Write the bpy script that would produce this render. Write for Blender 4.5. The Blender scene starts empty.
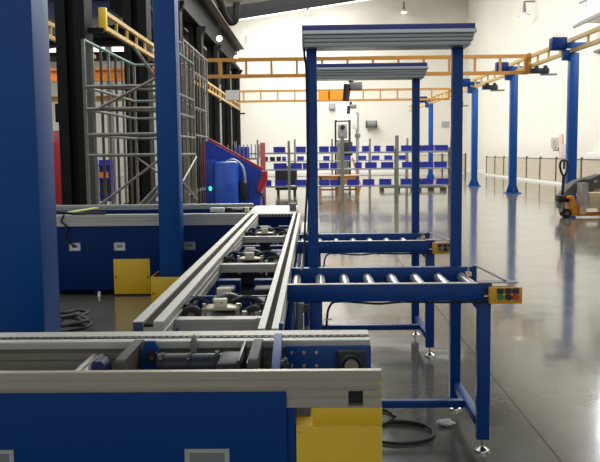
import bpy, bmesh, math, random
from mathutils import Vector, Matrix
random.seed(7)
S = bpy.context.scene
COL = S.collection
PI = math.pi

# ------------------------------------------------------------------ materials
def lin(c):
    return tuple((v/12.92 if v <= .04045 else ((v+.055)/1.055)**2.4) for v in (q/255 for q in c)) + (1,)

def mat(name, rgb, rough=.5, metal=0, noise=0.0, nscale=8, spec=.5, emit=None, estr=0, bump=0, bscale=60, coat=0, stretch=None, alpha=1):
    m = bpy.data.materials.new(name); m.use_nodes = True
    nt = m.node_tree; b = nt.nodes['Principled BSDF']
    c = lin(rgb)
    b.inputs['Base Color'].default_value = c
    b.inputs['Roughness'].default_value = rough
    b.inputs['Metallic'].default_value = metal
    b.inputs['Specular IOR Level'].default_value = spec
    b.inputs['Coat Weight'].default_value = coat
    b.inputs['Alpha'].default_value = alpha
    if noise or bump:
        tc = nt.nodes.new('ShaderNodeTexCoord')
        mp = nt.nodes.new('ShaderNodeMapping')
        nt.links.new(tc.outputs['Object'], mp.inputs['Vector'])
        if stretch: mp.inputs['Scale'].default_value = stretch
    if noise:
        n = nt.nodes.new('ShaderNodeTexNoise'); n.inputs['Scale'].default_value = nscale; n.inputs['Detail'].default_value = 5
        nt.links.new(mp.outputs[0], n.inputs['Vector'])
        r = nt.nodes.new('ShaderNodeValToRGB')
        r.color_ramp.elements[0].position = .3; r.color_ramp.elements[1].position = .7
        r.color_ramp.elements[0].color = tuple(v*(1-noise) for v in c[:3])+(1,)
        r.color_ramp.elements[1].color = tuple(min(1, v*(1+noise)) for v in c[:3])+(1,)
        nt.links.new(n.outputs['Fac'], r.inputs['Fac']); nt.links.new(r.outputs['Color'], b.inputs['Base Color'])
    if bump:
        n2 = nt.nodes.new('ShaderNodeTexNoise'); n2.inputs['Scale'].default_value = bscale; n2.inputs['Detail'].default_value = 3
        nt.links.new(mp.outputs[0], n2.inputs['Vector'])
        bp = nt.nodes.new('ShaderNodeBump'); bp.inputs['Strength'].default_value = bump; bp.inputs['Distance'].default_value = .02
        nt.links.new(n2.outputs['Fac'], bp.inputs['Height']); nt.links.new(bp.outputs['Normal'], b.inputs['Normal'])
    if emit:
        b.inputs['Emission Color'].default_value = lin(emit); b.inputs['Emission Strength'].default_value = estr
    return m

BLUE = mat('blue_paint', (5, 62, 132), .42, noise=.06, nscale=3, spec=.3)
BLUEC = mat('blue_column_paint', (5, 72, 142), .42, spec=.3, noise=.05, nscale=2)
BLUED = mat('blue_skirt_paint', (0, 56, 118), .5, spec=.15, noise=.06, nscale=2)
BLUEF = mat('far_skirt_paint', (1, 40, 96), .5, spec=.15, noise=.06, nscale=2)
BIN = mat('blue_bin_plastic', (48, 54, 170), .45, noise=.08, nscale=4)
MACH = mat('machine_blue_paint', (18, 58, 156), .35, noise=.1, nscale=2)
ALU = mat('anodised_aluminium', (186, 183, 172), .5, .3, noise=.05, nscale=6, stretch=(.3, 12, 12))
ALUX = mat('aluminium_end_profile', (170, 161, 142), .42, .4, noise=.06, nscale=6, stretch=(.6, 6, 14))
CAN = mat('grey_extrusion', (166, 167, 163), .4, .4, noise=.05, nscale=4, stretch=(.3, 10, 10))
CANL = mat('bright_extrusion', (205, 207, 206), .3, .6, noise=.04, nscale=4, stretch=(.3, 10, 10))
CHANNEL = mat('worn_channel', (54, 47, 33), .85, 0, spec=.1, noise=.3, nscale=14)
STEEL = mat('zinc_roller', (196, 198, 190), .28, .75, noise=.08, nscale=20)
CHROME = mat('chrome', (215, 212, 205), .16, 1)
BLACK = mat('black_rubber', (26, 26, 27), .55, noise=.2, nscale=12)
BELT = mat('brown_black_belt', (62, 57, 49), .6, noise=.15, nscale=20)
DARKM = mat('dark_motor_metal', (44, 50, 58), .4, .4, noise=.15, nscale=9)
DARKST = mat('black_painted_steel', (22, 23, 23), .65, 0, spec=.12, noise=.18, nscale=2)
YEL = mat('yellow_sheet', (230, 184, 26), .42, noise=.05, nscale=3)
YELB = mat('button_box_yellow', (232, 168, 30), .4, noise=.04, nscale=9)
ORA = mat('ochre_rail_paint', (176, 120, 38), .45, noise=.08, nscale=3)
SAND = mat('pale_yellow_rail_paint', (186, 152, 88), .5, noise=.1, nscale=3)
ORB = mat('orange_paint', (226, 136, 22), .4, noise=.08, nscale=5)
RED = mat('red_paint', (170, 30, 38), .45, noise=.12, nscale=4)
PINK = mat('faded_red_paint', (190, 96, 90), .55, noise=.15, nscale=6)
REDB = mat('red_button', (214, 60, 66), .35)
GRN = mat('green_button', (22, 130, 84), .35)
BLK = mat('black_button', (30, 34, 40), .35)
CREAM = mat('cream_block', (222, 216, 184), .5, noise=.05, nscale=30)
WOOD = mat('pallet_wood', (176, 124, 78), .7, noise=.25, nscale=9, stretch=(1, 6, 6))
WOODD = mat('dark_pallet_wood', (62, 54, 46), .75, noise=.25, nscale=9, stretch=(1, 6, 6))
CARD = mat('cardboard', (198, 178, 142), .75, noise=.06, nscale=6)
WRAP = mat('plastic_wrap', (168, 160, 148), .25, noise=.25, nscale=5, bump=.5, bscale=9, spec=.8)
SHEET = mat('grey_dust_sheet', (102, 96, 90), .55, noise=.15, nscale=4, bump=.4, bscale=7)
SCAF = mat('galvanised_tube', (122, 119, 109), .45, .5, noise=.15, nscale=14)
SCAFB = mat('rusty_tube', (84, 72, 58), .6, .3, noise=.2, nscale=14)
GREENT = mat('green_tube', (44, 104, 84), .5, noise=.1, nscale=9)
RACK = mat('grey_green_rack_paint', (128, 128, 112), .5, noise=.1, nscale=5)
WALL = mat('white_wall_panel', (222, 219, 209), .75, noise=.02, nscale=.6)
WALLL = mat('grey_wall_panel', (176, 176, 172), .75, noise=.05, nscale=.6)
CEIL = mat('roof_sheet', (120, 122, 118), .7, noise=.06, nscale=1)
WHITE = mat('white_plastic', (230, 228, 222), .5, noise=.03, nscale=9)
GREYP = mat('grey_plastic', (122, 122, 120), .5, noise=.08, nscale=9)
LILAC = mat('lilac_panel', (160, 158, 186), .6, noise=.06, nscale=4)
PAPER = mat('white_paper', (232, 230, 224), .7)
DAY = mat('daylight_pane', (240, 244, 246), .4, emit=(255, 255, 250), estr=2.2)
LAMPON = mat('lit_lamp', (255, 250, 235), .4, emit=(255, 246, 225), estr=6)
GLED = mat('green_lamp', (60, 230, 170), .4, emit=(60, 240, 180), estr=1.5)
LIME = mat('lime_strip', (208, 214, 110), .5)
POSTF = mat('fence_post', (92, 86, 72), .5, .3, noise=.1, nscale=9)

def mesh_panel():
    m = bpy.data.materials.new('fence_mesh'); m.use_nodes = True
    nt = m.node_tree; b = nt.nodes['Principled BSDF']
    b.inputs['Base Color'].default_value = lin((206, 196, 174)); b.inputs['Roughness'].default_value = .6
    tc = nt.nodes.new('ShaderNodeTexCoord')
    mx = None
    for d in ('Y', 'Z'):
        w = nt.nodes.new('ShaderNodeTexWave'); w.bands_direction = d; w.inputs['Scale'].default_value = 5.2
        nt.links.new(tc.outputs['Object'], w.inputs['Vector'])
        if mx is None: mx = w.outputs['Fac']
        else:
            q = nt.nodes.new('ShaderNodeMath'); q.operation = 'MAXIMUM'
            nt.links.new(mx, q.inputs[0]); nt.links.new(w.outputs['Fac'], q.inputs[1]); mx = q.outputs[0]
    r = nt.nodes.new('ShaderNodeMapRange'); r.inputs['From Min'].default_value = .1; r.inputs['From Max'].default_value = .6
    nt.links.new(mx, r.inputs['Value']); nt.links.new(r.outputs[0], b.inputs['Alpha'])
    return m
FMESH = mesh_panel()
JOINT = mat('floor_joint', (84, 79, 68), .7, spec=.2)

def floor_material():
    m = bpy.data.materials.new('polished_epoxy_floor'); m.use_nodes = True
    nt = m.node_tree; b = nt.nodes['Principled BSDF']; N = nt.nodes.new; L = nt.links.new
    tc = N('ShaderNodeTexCoord')
    n1 = N('ShaderNodeTexNoise'); n1.inputs['Scale'].default_value = .9; n1.inputs['Detail'].default_value = 7; n1.inputs['Roughness'].default_value = .62
    L(tc.outputs['Object'], n1.inputs['Vector'])
    r = N('ShaderNodeValToRGB'); r.color_ramp.elements[0].position = .3; r.color_ramp.elements[1].position = .72
    r.color_ramp.elements[0].color = lin((84, 82, 74)); r.color_ramp.elements[1].color = lin((114, 110, 99))
    L(n1.outputs['Fac'], r.inputs['Fac']); L(r.outputs['Color'], b.inputs['Base Color'])
    n2 = N('ShaderNodeTexNoise'); n2.inputs['Scale'].default_value = 2.2; n2.inputs['Detail'].default_value = 5
    L(tc.outputs['Object'], n2.inputs['Vector'])
    mr = N('ShaderNodeMapRange'); mr.inputs['To Min'].default_value = .06; mr.inputs['To Max'].default_value = .2
    L(n2.outputs['Fac'], mr.inputs['Value']); L(mr.outputs[0], b.inputs['Roughness'])
    n3 = N('ShaderNodeTexNoise'); n3.inputs['Scale'].default_value = 1.7; n3.inputs['Detail'].default_value = 2
    L(tc.outputs['Object'], n3.inputs['Vector'])
    bp = N('ShaderNodeBump'); bp.inputs['Strength'].default_value = .12; bp.inputs['Distance'].default_value = .02
    L(n3.outputs['Fac'], bp.inputs['Height']); L(bp.outputs['Normal'], b.inputs['Normal'])
    b.inputs['Specular IOR Level'].default_value = .5
    b.inputs['Coat Weight'].default_value = .2; b.inputs['Coat Roughness'].default_value = .04; b.inputs['Coat IOR'].default_value = 1.6
    L(bp.outputs['Normal'], b.inputs['Coat Normal'])
    return m
FLOOR = floor_material()

# ------------------------------------------------------------------ mesh helpers
class MB:
    def __init__(s): s.bm = bmesh.new()
    def box(s, x0, x1, y0, y1, z0, z1, bev=0):
        M = Matrix.Translation(((x0+x1)/2, (y0+y1)/2, (z0+z1)/2)) @ Matrix.Diagonal((abs(x1-x0), abs(y1-y0), abs(z1-z0), 1))
        v = bmesh.ops.create_cube(s.bm, size=1, matrix=M)['verts']
        if bev:
            e = {e for q in v for e in q.link_edges}
            bmesh.ops.bevel(s.bm, geom=list(e), offset=bev, segments=2, affect='EDGES', profile=.5)
        return s
    def bar(s, p, q, w, h=None, up=(0, 0, 1)):
        """rectangular bar from p to q"""
        h = h or w; p = Vector(p); q = Vector(q); d = q-p; L = d.length; d.normalize()
        u = Vector(up)
        if abs(d.dot(u)) > .98: u = Vector((0, 1, 0))
        x = d.cross(u).normalized(); y = x.cross(d)
        R = Matrix((x, d, y)).transposed().to_4x4()
        M = Matrix.Translation((p+q)/2) @ R @ Matrix.Diagonal((w, L, h, 1))
        bmesh.ops.create_cube(s.bm, size=1, matrix=M); return s
    def tube(s, p, q, r, r2=None, seg=16):
        p = Vector(p); q = Vector(q); d = q-p
        R = d.to_track_quat('Z', 'Y').to_matrix().to_4x4()
        M = Matrix.Translation((p+q)/2) @ R
        bmesh.ops.create_cone(s.bm, cap_ends=True, segments=seg, radius1=r, radius2=r if r2 is None else r2, depth=d.length, matrix=M)
        return s
    def path(s, pts, r, seg=8):
        """smooth tube through points"""
        P = [Vector(p) for p in pts]; out = []
        for i in range(len(P)-1):
            a = P[max(i-1, 0)]; b = P[i]; c = P[i+1]; d = P[min(i+2, len(P)-1)]
            for k in range(6):
                t = k/6
                out.append(.5*((2*b)+(c-a)*t+(2*a-5*b+4*c-d)*t*t+(3*b-a-3*c+d)*t**3))
        out.append(P[-1]); rings = []
        n = None
        for i, p in enumerate(out):
            t = (out[min(i+1, len(out)-1)]-out[max(i-1, 0)]).normalized()
            if n is None: n = t.orthogonal().normalized()
            n = (n-t*n.dot(t)).normalized(); b = t.cross(n)
            rings.append([s.bm.verts.new(p+(n*math.cos(2*PI*k/seg)+b*math.sin(2*PI*k/seg))*r) for k in range(seg)])
        for A, B in zip(rings, rings[1:]):
            for k in range(seg): s.bm.faces.new((A[k], A[(k+1) % seg], B[(k+1) % seg], B[k]))
        s.bm.faces.new(rings[0][::-1]); s.bm.faces.new(rings[-1]); return s
    def prism(s, poly, axis, a, b):
        """polygon (2D) extruded along axis from a to b. axis x: (y,z); y: (x,z); z: (x,y)"""
        def P(u, v, t): return (t, u, v) if axis == 'x' else ((u, t, v) if axis == 'y' else (u, v, t))
        A = [s.bm.verts.new(P(u, v, a)) for u, v in poly]; B = [s.bm.verts.new(P(u, v, b)) for u, v in poly]
        n = len(poly)
        s.bm.faces.new(A); s.bm.faces.new(B[::-1])
        for i in range(n): s.bm.faces.new((A[i], B[i], B[(i+1) % n], A[(i+1) % n]))
        return s
    def ring(s, c, axis, R, r, seg=28):
        """flat torus-like ring"""
        c = Vector(c); ax = {'x': (Vector((0, 1, 0)), Vector((0, 0, 1))), 'y': (Vector((1, 0, 0)), Vector((0, 0, 1))), 'z': (Vector((1, 0, 0)), Vector((0, 1, 0)))}[axis]
        nrm = ax[0].cross(ax[1]); rings = []
        for i in range(seg):
            d = ax[0]*math.cos(2*PI*i/seg)+ax[1]*math.sin(2*PI*i/seg)
            rings.append([s.bm.verts.new(c+d*(R+r*math.cos(2*PI*k/8))+nrm*r*math.sin(2*PI*k/8)) for k in range(8)])
        for i in range(seg):
            A = rings[i]; B = rings[(i+1) % seg]
            for k in range(8): s.bm.faces.new((A[k], A[(k+1) % 8], B[(k+1) % 8], B[k]))
        return s
    def sphere(s, c, r, sc=(1, 1, 1)):
        M = Matrix.Translation(c) @ Matrix.Diagonal((sc[0]*r, sc[1]*r, sc[2]*r, 1))
        bmesh.ops.create_uvsphere(s.bm, u_segments=16, v_segments=10, radius=1, matrix=M); return s
    def build(s, name, m, parent=None, label=None, smooth=True):
        bmesh.ops.recalc_face_normals(s.bm, faces=s.bm.faces[:])
        if parent is not None:
            off = origin(parent)
            bmesh.ops.translate(s.bm, verts=s.bm.verts[:], vec=-off)
        me = bpy.data.meshes.new(name); s.bm.to_mesh(me); s.bm.free()
        me.materials.append(m)
        if smooth:
            for p in me.polygons: p.use_smooth = True
            me.set_sharp_from_angle(angle=math.radians(35))
        o = bpy.data.objects.new(name, me); COL.objects.link(o)
        if parent is not None: o.parent = parent
        if label: o['label'] = label
        return o

def origin(o):
    v = Vector((0, 0, 0))
    while o is not None: v += o.location; o = o.parent
    return v

def thing(name, label, cat, loc, group=None):
    o = bpy.data.objects.new(name, None); COL.objects.link(o); o.location = loc
    o.empty_display_size = .1
    o['label'] = label; o['category'] = cat
    if group: o['group'] = group
    return o

def single(mb, name, m, label, cat, loc, group=None):
    """one-mesh thing with its origin at its base"""
    loc = Vector(loc); bmesh.ops.translate(mb.bm, verts=mb.bm.verts[:], vec=-loc)
    o = mb.build(name, m); o.location = loc
    o['label'] = label; o['category'] = cat
    if group: o['group'] = group
    return o

def struct(name, mb, m):
    o = mb.build(name, m); o['kind'] = 'structure'; return o

def copy_tree(o, parent=None):
    c = o.copy(); COL.objects.link(c)
    if parent is not None: c.parent = parent
    for ch in list(o.children): copy_tree(ch, c)
    return c

# ------------------------------------------------------------------ camera
EYE = Vector((0, 0, 1.42))
F = 800.0
d = Vector((12, -78, F)).normalized()
g = Vector((.0095, 1, 0)); g = (g-d*g.dot(d)).normalized()
x = g.cross(d)
cam = bpy.data.cameras.new('camera'); co = bpy.data.objects.new('camera', cam); COL.objects.link(co)
cam.sensor_width = 36; cam.lens = 36*F/600; cam.clip_end = 200; cam.clip_start = .05
right = Vector((x[0], d[0], -g[0])); down = Vector((x[1], d[1], -g[1])); fwd = Vector((x[2], d[2], -g[2]))
R = Matrix((right, -down, -fwd)).transposed().to_4x4()
co.matrix_world = Matrix.Translation(EYE) @ R
S.camera = co

# ------------------------------------------------------------------ setting
XF = 10.36
XR, YB, XL, YF = 10.75, 56.0, -22.0, -7.0
def roof(xx): return 11.85+.14*xx
struct('floor', MB().box(XL, XR, YF, YB, -.2, 0), FLOOR)
struct('wall_back', MB().prism([(XL, 0), (XR, 0), (XR, roof(XR)), (XL, roof(XL))], 'y', YB, YB+.3), WALL)
struct('wall_right', MB().box(XR, XR+.3, YF, YB+.3, -.2, roof(XR)), WALL)
struct('wall_left', MB().box(XL-.3, XL, YF, YB+.3, -.2, roof(XL)), WALLL)
struct('ceiling', MB().prism([(XL-.3, roof(XL)), (XR+.3, roof(XR)), (XR+.3, roof(XR)+.25), (XL-.3, roof(XL)+.25)], 'y', YF, YB+.3), CEIL)
struct('window_1', MB().prism([(-6.6, roof(-6.6)-.62), (XR-.1, roof(XR)-.62), (XR-.1, roof(XR)-.22), (-6.6, roof(-6.6)-.22)], 'y', YB-.05, YB-.005), DAY)
struct('trim_1', MB().prism([(XL, roof(XL)-1.55), (XR, roof(XR)-1.55), (XR, roof(XR)-.75), (XL, roof(XL)-.75)], 'y', 50.0, 50.3), DARKST)
struct('window_2', MB().box(1.75, 2.55, YB-.05, YB-.005, 3.65, 4.85), DAY)
struct('window_4', MB().box(XR-.06, XR-.005, 12, 29, 6.6, 9.8), DAY)
struct('window_3', MB().box(-19.5, -10.2, YB-.05, YB-.005, 8.55, 9.0), DAY)
struct('baseboard_right', MB().box(XR-.03, XR, 20, YB, 0, .22), WHITE)
struct('trim_5', MB().box(XF-.07, XF+.07, 26, 47.85, 0, .11), WHITE)
struct('baseboard_back', MB().box(XL, XR-.04, YB-.03, YB, 0, .18), WHITE)
for i, (a, b) in enumerate((((1.13, 2.6), (1.13, 55)), ((6.4, 9.5), (6.4, 55)))):
    m = MB().bar((*a, .0006), (*b, .0006), .009, .002)
    struct('trim_%d' % (i+2), m, JOINT)

# ------------------------------------------------------------------ rail profiles
def rail(mbL, ax, a, b, c0, c1, zt, zb, flip=False):
    """chain-conveyor profile: two lips around a channel; ax = running axis"""
    w = c1-c0; l = w*.34
    poly = [(c0, zt), (c0+l, zt), (c0+l, zt-.022), (c1-l, zt-.022), (c1-l, zt), (c1, zt), (c1, zt-.028), (c1-.005, zt-.031), (c1-.005, zt-.036),
            (c1, zt-.039), (c1, (zt+zb)/2-.004), (c1-.005, (zt+zb)/2-.007), (c1-.005, (zt+zb)/2-.013), (c1, (zt+zb)/2-.016), (c1, zb), (c0, zb), (c0, (zt+zb)/2-.016),
            (c0+.005, (zt+zb)/2-.013), (c0+.005, (zt+zb)/2-.007), (c0, (zt+zb)/2-.004), (c0, zt-.039), (c0+.005, zt-.036), (c0+.005, zt-.031), (c0, zt-.028)]
    return mbL.prism(poly, ax, a, b)
def channel_strip(ax, a, b, c0, c1, zt):
    w = c1-c0; l = w*.34; m = MB()
    return m.box(a, b, c0+l+.001, c1-l-.001, zt-.0225, zt-.009) if ax == 'x' else m.box(c0+l+.001, c1-l-.001, a, b, zt-.0225, zt-.009)
HT = .822

# ------------------------------------------------------------------ near conveyor (foreground)
nc = thing('chain_conveyor', 'foreground chain conveyor with blue skirt panel, grey side rail and yellow end cover', 'conveyor', (-.6, 2.4, 0))
# near side rail with a cut-out near its right end
m = MB(); XN0, XN1 = -1.75, .186
def nrail_piece(x0, x1, zb=.719):
    prof = [(2.156, HT), (2.181, HT), (2.181, zb), (2.156, zb)]
    if zb < .73:
        prof = [(2.156, HT-.002), (2.158, HT), (2.181, HT), (2.181, zb), (2.156, zb), (2.156, .744), (2.159, .746), (2.159, .749), (2.156, .751),
                (2.156, .768), (2.159, .77), (2.159, .7745), (2.156, .7765), (2.156, .796), (2.158, .797), (2.158, .8005), (2.156, .8015)]
    else:
        prof = [(2.156, HT-.002), (2.158, HT), (2.181, HT), (2.181, zb), (2.156, zb), (2.156, .768), (2.159, .77), (2.159, .7745), (2.156, .7765), (2.156, .796), (2.158, .797), (2.158, .8005), (2.156, .8015)]
    m.prism(prof, 'x', x0, x1)
nrail_piece(XN0, .094); nrail_piece(.135, XN1); nrail_piece(.094, .135, .7655)
m.box(.094, .135, 2.1565, 2.181, .719, .7225)
m.build('side_rail', ALUX, nc)
MB().box(.09, .139, 2.186, 2.2, .7, .79).build('slot_backing', BLACK, nc)
for z0 in (.788, .768, .742): MB().box(.176, .1855, 2.1545, 2.1565, z0-.0025, z0+.0025).build('yellow_mark', YEL, nc)
MB().box(-1.75, -.077, 2.146, 2.1545, .1, .766, .0015).build('skirt_panel', BLUED, nc)
MB().box(-.077, -.053, 2.158, 2.22, .0, .718, .001).build('end_post', BLUED, nc)
m = MB(); m.box(-.051, .187, 2.152, 2.157, .06, .666, .0015); m.box(.183, .187, 2.157, 2.5, .06, .666); m.box(-.051, .187, 2.157, 2.5, .662, .666)
lc = m.build('lower_cover', YEL, nc)
MB().tube((-.043, 2.1525, .651), (-.043, 2.149, .651), .003, seg=10).build('screw', CHROME, lc)
m = MB(); m.box(-.006, .187, 2.153, 2.158, .6675, .7185, .0012); m.box(.183, .187, 2.158, 2.48, .6675, .7185); m.build('upper_cover', YEL, nc)
m = MB()
for k in range(5): m.tube((-.047+k*.008, 2.24, .667), (-.04+k*.007, 2.26, .71), .004, seg=8)
m.build('cable_bundle', GREYP, nc)
def handle(parent, x0, x1, y, z0, z1, t, mm=ALU):
    m = MB()
    m.box(x0, x1, y-.004, y, z1-t, z1).box(x0, x1, y-.004, y, z0, z0+t).box(x0, x0+t, y-.004, y, z0+t, z1-t).box(x1-t, x1, y-.004, y, z0+t, z1-t)
    h = m.build('pull_handle', mm, parent)
    MB().box(x0+t, x1-t, y-.0015, y, z0+t, z1-t).build('recess_plate', STEEL, h)
    MB().box(x0+t*2.2, x1-t*2.2, y-.0025, y-.0015, z0+t*2.6, z1-t*2.0).build('finger_slot', GREYP, h)
handle(nc, -.361, -.237, 2.146, .52, .607, .006)
handle(nc, -.962, -.838, 2.146, .52, .607, .006)
# far side rail with chain
MB().prism([(2.60, HT), (2.668, HT), (2.668, .796), (2.533, .796), (2.533, HT-.006), (2.536, HT-.003), (2.573, HT-.003), (2.573, HT-.02), (2.60, HT-.02)], 'x', -1.75, .182).build('chain_rail', ALU, nc)
MB().prism([(2.666, .795), (2.666, .70), (2.548, .70), (2.548, .738), (2.553, .741), (2.553, .753), (2.548, .756), (2.548, .778), (2.556, .782), (2.556, .795)], 'x', -1.75, .18).build('lower_profile', mat('shaded_profile', (140, 134, 118), .55, .2, noise=.08, nscale=5, stretch=(.4, 8, 8)), nc)  # darker tone paints the shade on the rail's lower face
MB().box(-1.75, .18, 2.5735, 2.5995, HT-.0198, HT-.008).build('chain_bed', CHANNEL, nc)
m = MB(); q = -1.74
while q < .17:
    m.box(q, q+.015, 2.576, 2.597, HT-.0079, HT-.001); q += .0225
ch = m.build('drive_chain', BLACK, nc)
# blue inner plate, bolts and bearing
MB().box(-.09, .183, 2.516, 2.526, .62, .803, .001).build('inner_plate', BLUE, nc)
for bx in (-.071, -.032, .008):
    for bz in (.785, .742):
        MB().tube((bx, 2.516, bz), (bx, 2.507, bz), .0055, seg=6).build('bolt', STEEL, nc)
bh = MB().box(.074, .165, 2.487, 2.515, .69, .795, .008).build('bearing_housing', BLACK, nc)
MB().ring((.118, 2.482, .748), 'y', .031, .006).build('bearing_ring', DARKM, bh)
MB().tube((.118, 2.49, .748), (.118, 2.465, .748), .022, seg=24).build('shaft_end', GREYP, bh)
# transfer belts in line with the long conveyor
def belt_arm(xc, y0, y1, w):
    poly = []; zt, zb, r = .834, .742, .03
    for k in range(7): a = PI/2+PI/2*k/6; poly.append((y0+r+r*math.cos(a), zt-r+r*math.sin(a)))
    for k in range(7): a = PI+PI/2*k/6; poly.append((y0+r+r*math.cos(a), zb+r+r*math.sin(a)))
    for k in range(7): a = -PI/2+PI/2*k/6; poly.append((y1-r+r*math.cos(a), zb+r+r*math.sin(a)))
    for k in range(7): a = PI/2*k/6; poly.append((y1-r+r*math.cos(a), zt-r+r*math.sin(a)))
    MB().prism(poly, 'x', xc-w/2, xc+w/2).build('transfer_belt', BELT, nc)
    MB().box(xc-w/2-.004, xc-w/2-.0005, y0+.02, y1-.02, .75, .822).build('belt_guide', DARKM, nc)
belt_arm(-.557, 2.23, 2.525, .03)
belt_arm(-.176, 2.225, 2.522, .028)
bp = MB().prism([(-.541, .70), (-.484, .70), (-.488, .815), (-.497, .838), (-.528, .838), (-.541, .80)], 'y', 2.455, 2.467).build('arm_plate', BLUE, nc)
MB().tube((-.506, 2.455, .79), (-.506, 2.44, .79), .02, seg=20).build('pivot_cap', BLACK, bp)
MB().tube((-.506, 2.44, .79), (-.506, 2.434, .79), .007, seg=8).build('bolt', CHROME, bp)
bp = MB().prism([(2.2, .68), (2.50, .68), (2.512, .80), (2.51, .848), (2.49, .85), (2.2, .765)], 'x', -.125, -.1).build('arm_plate', BLUE, nc)
m = MB(); m.ring((-.085, 2.33, .79), 'x', .02, .006); m.tube((-.1, 2.33, .79), (-.075, 2.33, .79), .009, seg=12); m.build('belt_tensioner', DARKM, bp)
for a in range(4):
    MB().tube((-.1, 2.33+.03*math.cos(a*PI/2+.5), .785+.03*math.sin(a*PI/2+.5)), (-.088, 2.33+.03*math.cos(a*PI/2+.5), .785+.03*math.sin(a*PI/2+.5)), .005, seg=6).build('bolt', CHROME, bp)
# slanted end cap and small silver guide at the left
MB().prism([(-.648, .76), (-.603, .76), (-.603, .8), (-.618, .823), (-.640, .823), (-.648, .81)], 'y', 2.27, 2.33).build('end_cap', mat('navy_cap', (38, 44, 96), .4), nc)
MB().prism([(-.662, .76), (-.6485, .76), (-.6485, .82), (-.656, .816)], 'y', 2.27, 2.36).build('cap_bracket', ALU, nc)
for gx in (-.715, -.690): MB().box(gx, gx+.016, 2.2, 2.53, .755, .782, .001).build('guide_bar', ALU, nc)
MB().box(-.675, -.60, 2.2, 2.27, .74, .762, .002).build('clamp_block', BELT, nc)
for bx, by in ((-.62, 2.24), (-.545, 2.22), (-.53, 2.25), (-.225, 2.24), (-.24, 2.36)):
    m = MB(); m.tube((bx, by, .745), (bx, by, .785), .007, seg=8); m.tube((bx, by, .785), (bx, by, .795), .011, seg=6); m.build('clamp_bolt', CHROME, nc)
MB().box(-.285, -.21, 2.27, 2.42, .74, .815, .01).build('bearing_block', BLACK, nc)
MB().box(-.223, -.214, 2.25, 2.5, .75, .828, .001).build('thin_guide', DARKM, nc)
# drive shaft / motor across the conveyor
mo = MB().tube((-.483, 2.43, .768), (-.27, 2.43, .768), .036, seg=28).build('drive_motor', DARKM, nc)
for cx, r in ((-.47, .0385), (-.385, .0385), (-.3, .044)): MB().tube((cx-.006, 2.43, .768), (cx+.006, 2.43, .768), r, seg=28).build('motor_collar', BLACK, mo)
for cx in (-.47, -.385): MB().tube((cx, 2.4, .793), (cx, 2.392, .799), .005, seg=8).build('collar_screw', CHROME, mo)
MB().prism([(-.395, .79), (-.375, .79), (-.375, .824), (-.385, .845), (-.395, .824)], 'y', 2.505, 2.53).build('stop_tab', GREYP, nc)
MB().box(-1.7, .05, 2.2, 2.56, .60, .66).build('drip_tray', BLACK, nc)
for lx in (-1.6, -.7, .12):
    for ly in (2.24, 2.56): MB().box(lx-.025, lx+.025, ly-.025, ly+.025, 0, .6).build('leg', BLUED, nc)

# ------------------------------------------------------------------ long conveyor
lc = thing('chain_conveyor', 'long chain conveyor running away from the foreground, twin silver rails over black drive units', 'conveyor', (-.38, 5.3, 0))
L0, L1, R0, R1 = -.652, -.54, -.192, -.12
rail(MB(), 'y', 2.83, 7.95, L0, L1, HT, .715).build('side_rail', ALU, lc)
rail(MB(), 'y', 2.70, 7.95, R0, R1, HT, .715).build('side_rail', ALU, lc)
channel_strip('y', 2.835, 7.95, L0, L1, HT).build('chain_bed', CHANNEL, lc)
channel_strip('y', 2.71, 7.95, R0, R1, HT).build('chain_bed', CHANNEL, lc)
MB().box(L0+.002, L0+.036, 2.822, 2.83, .74, HT-.001, .002).build('rail_end_cap', mat('navy_cap2', (40, 46, 92), .4), lc)
MB().box(R1-.001, R1+.014, 2.72, 2.735, .70, .835).build('end_bracket', BLUE, lc)
MB().prism([(-.535, .70), (-.49, .70), (-.49, .80), (-.535, .745)], 'y', 2.83, 2.86).build('corner_bracket', BLUE, lc)
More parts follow.
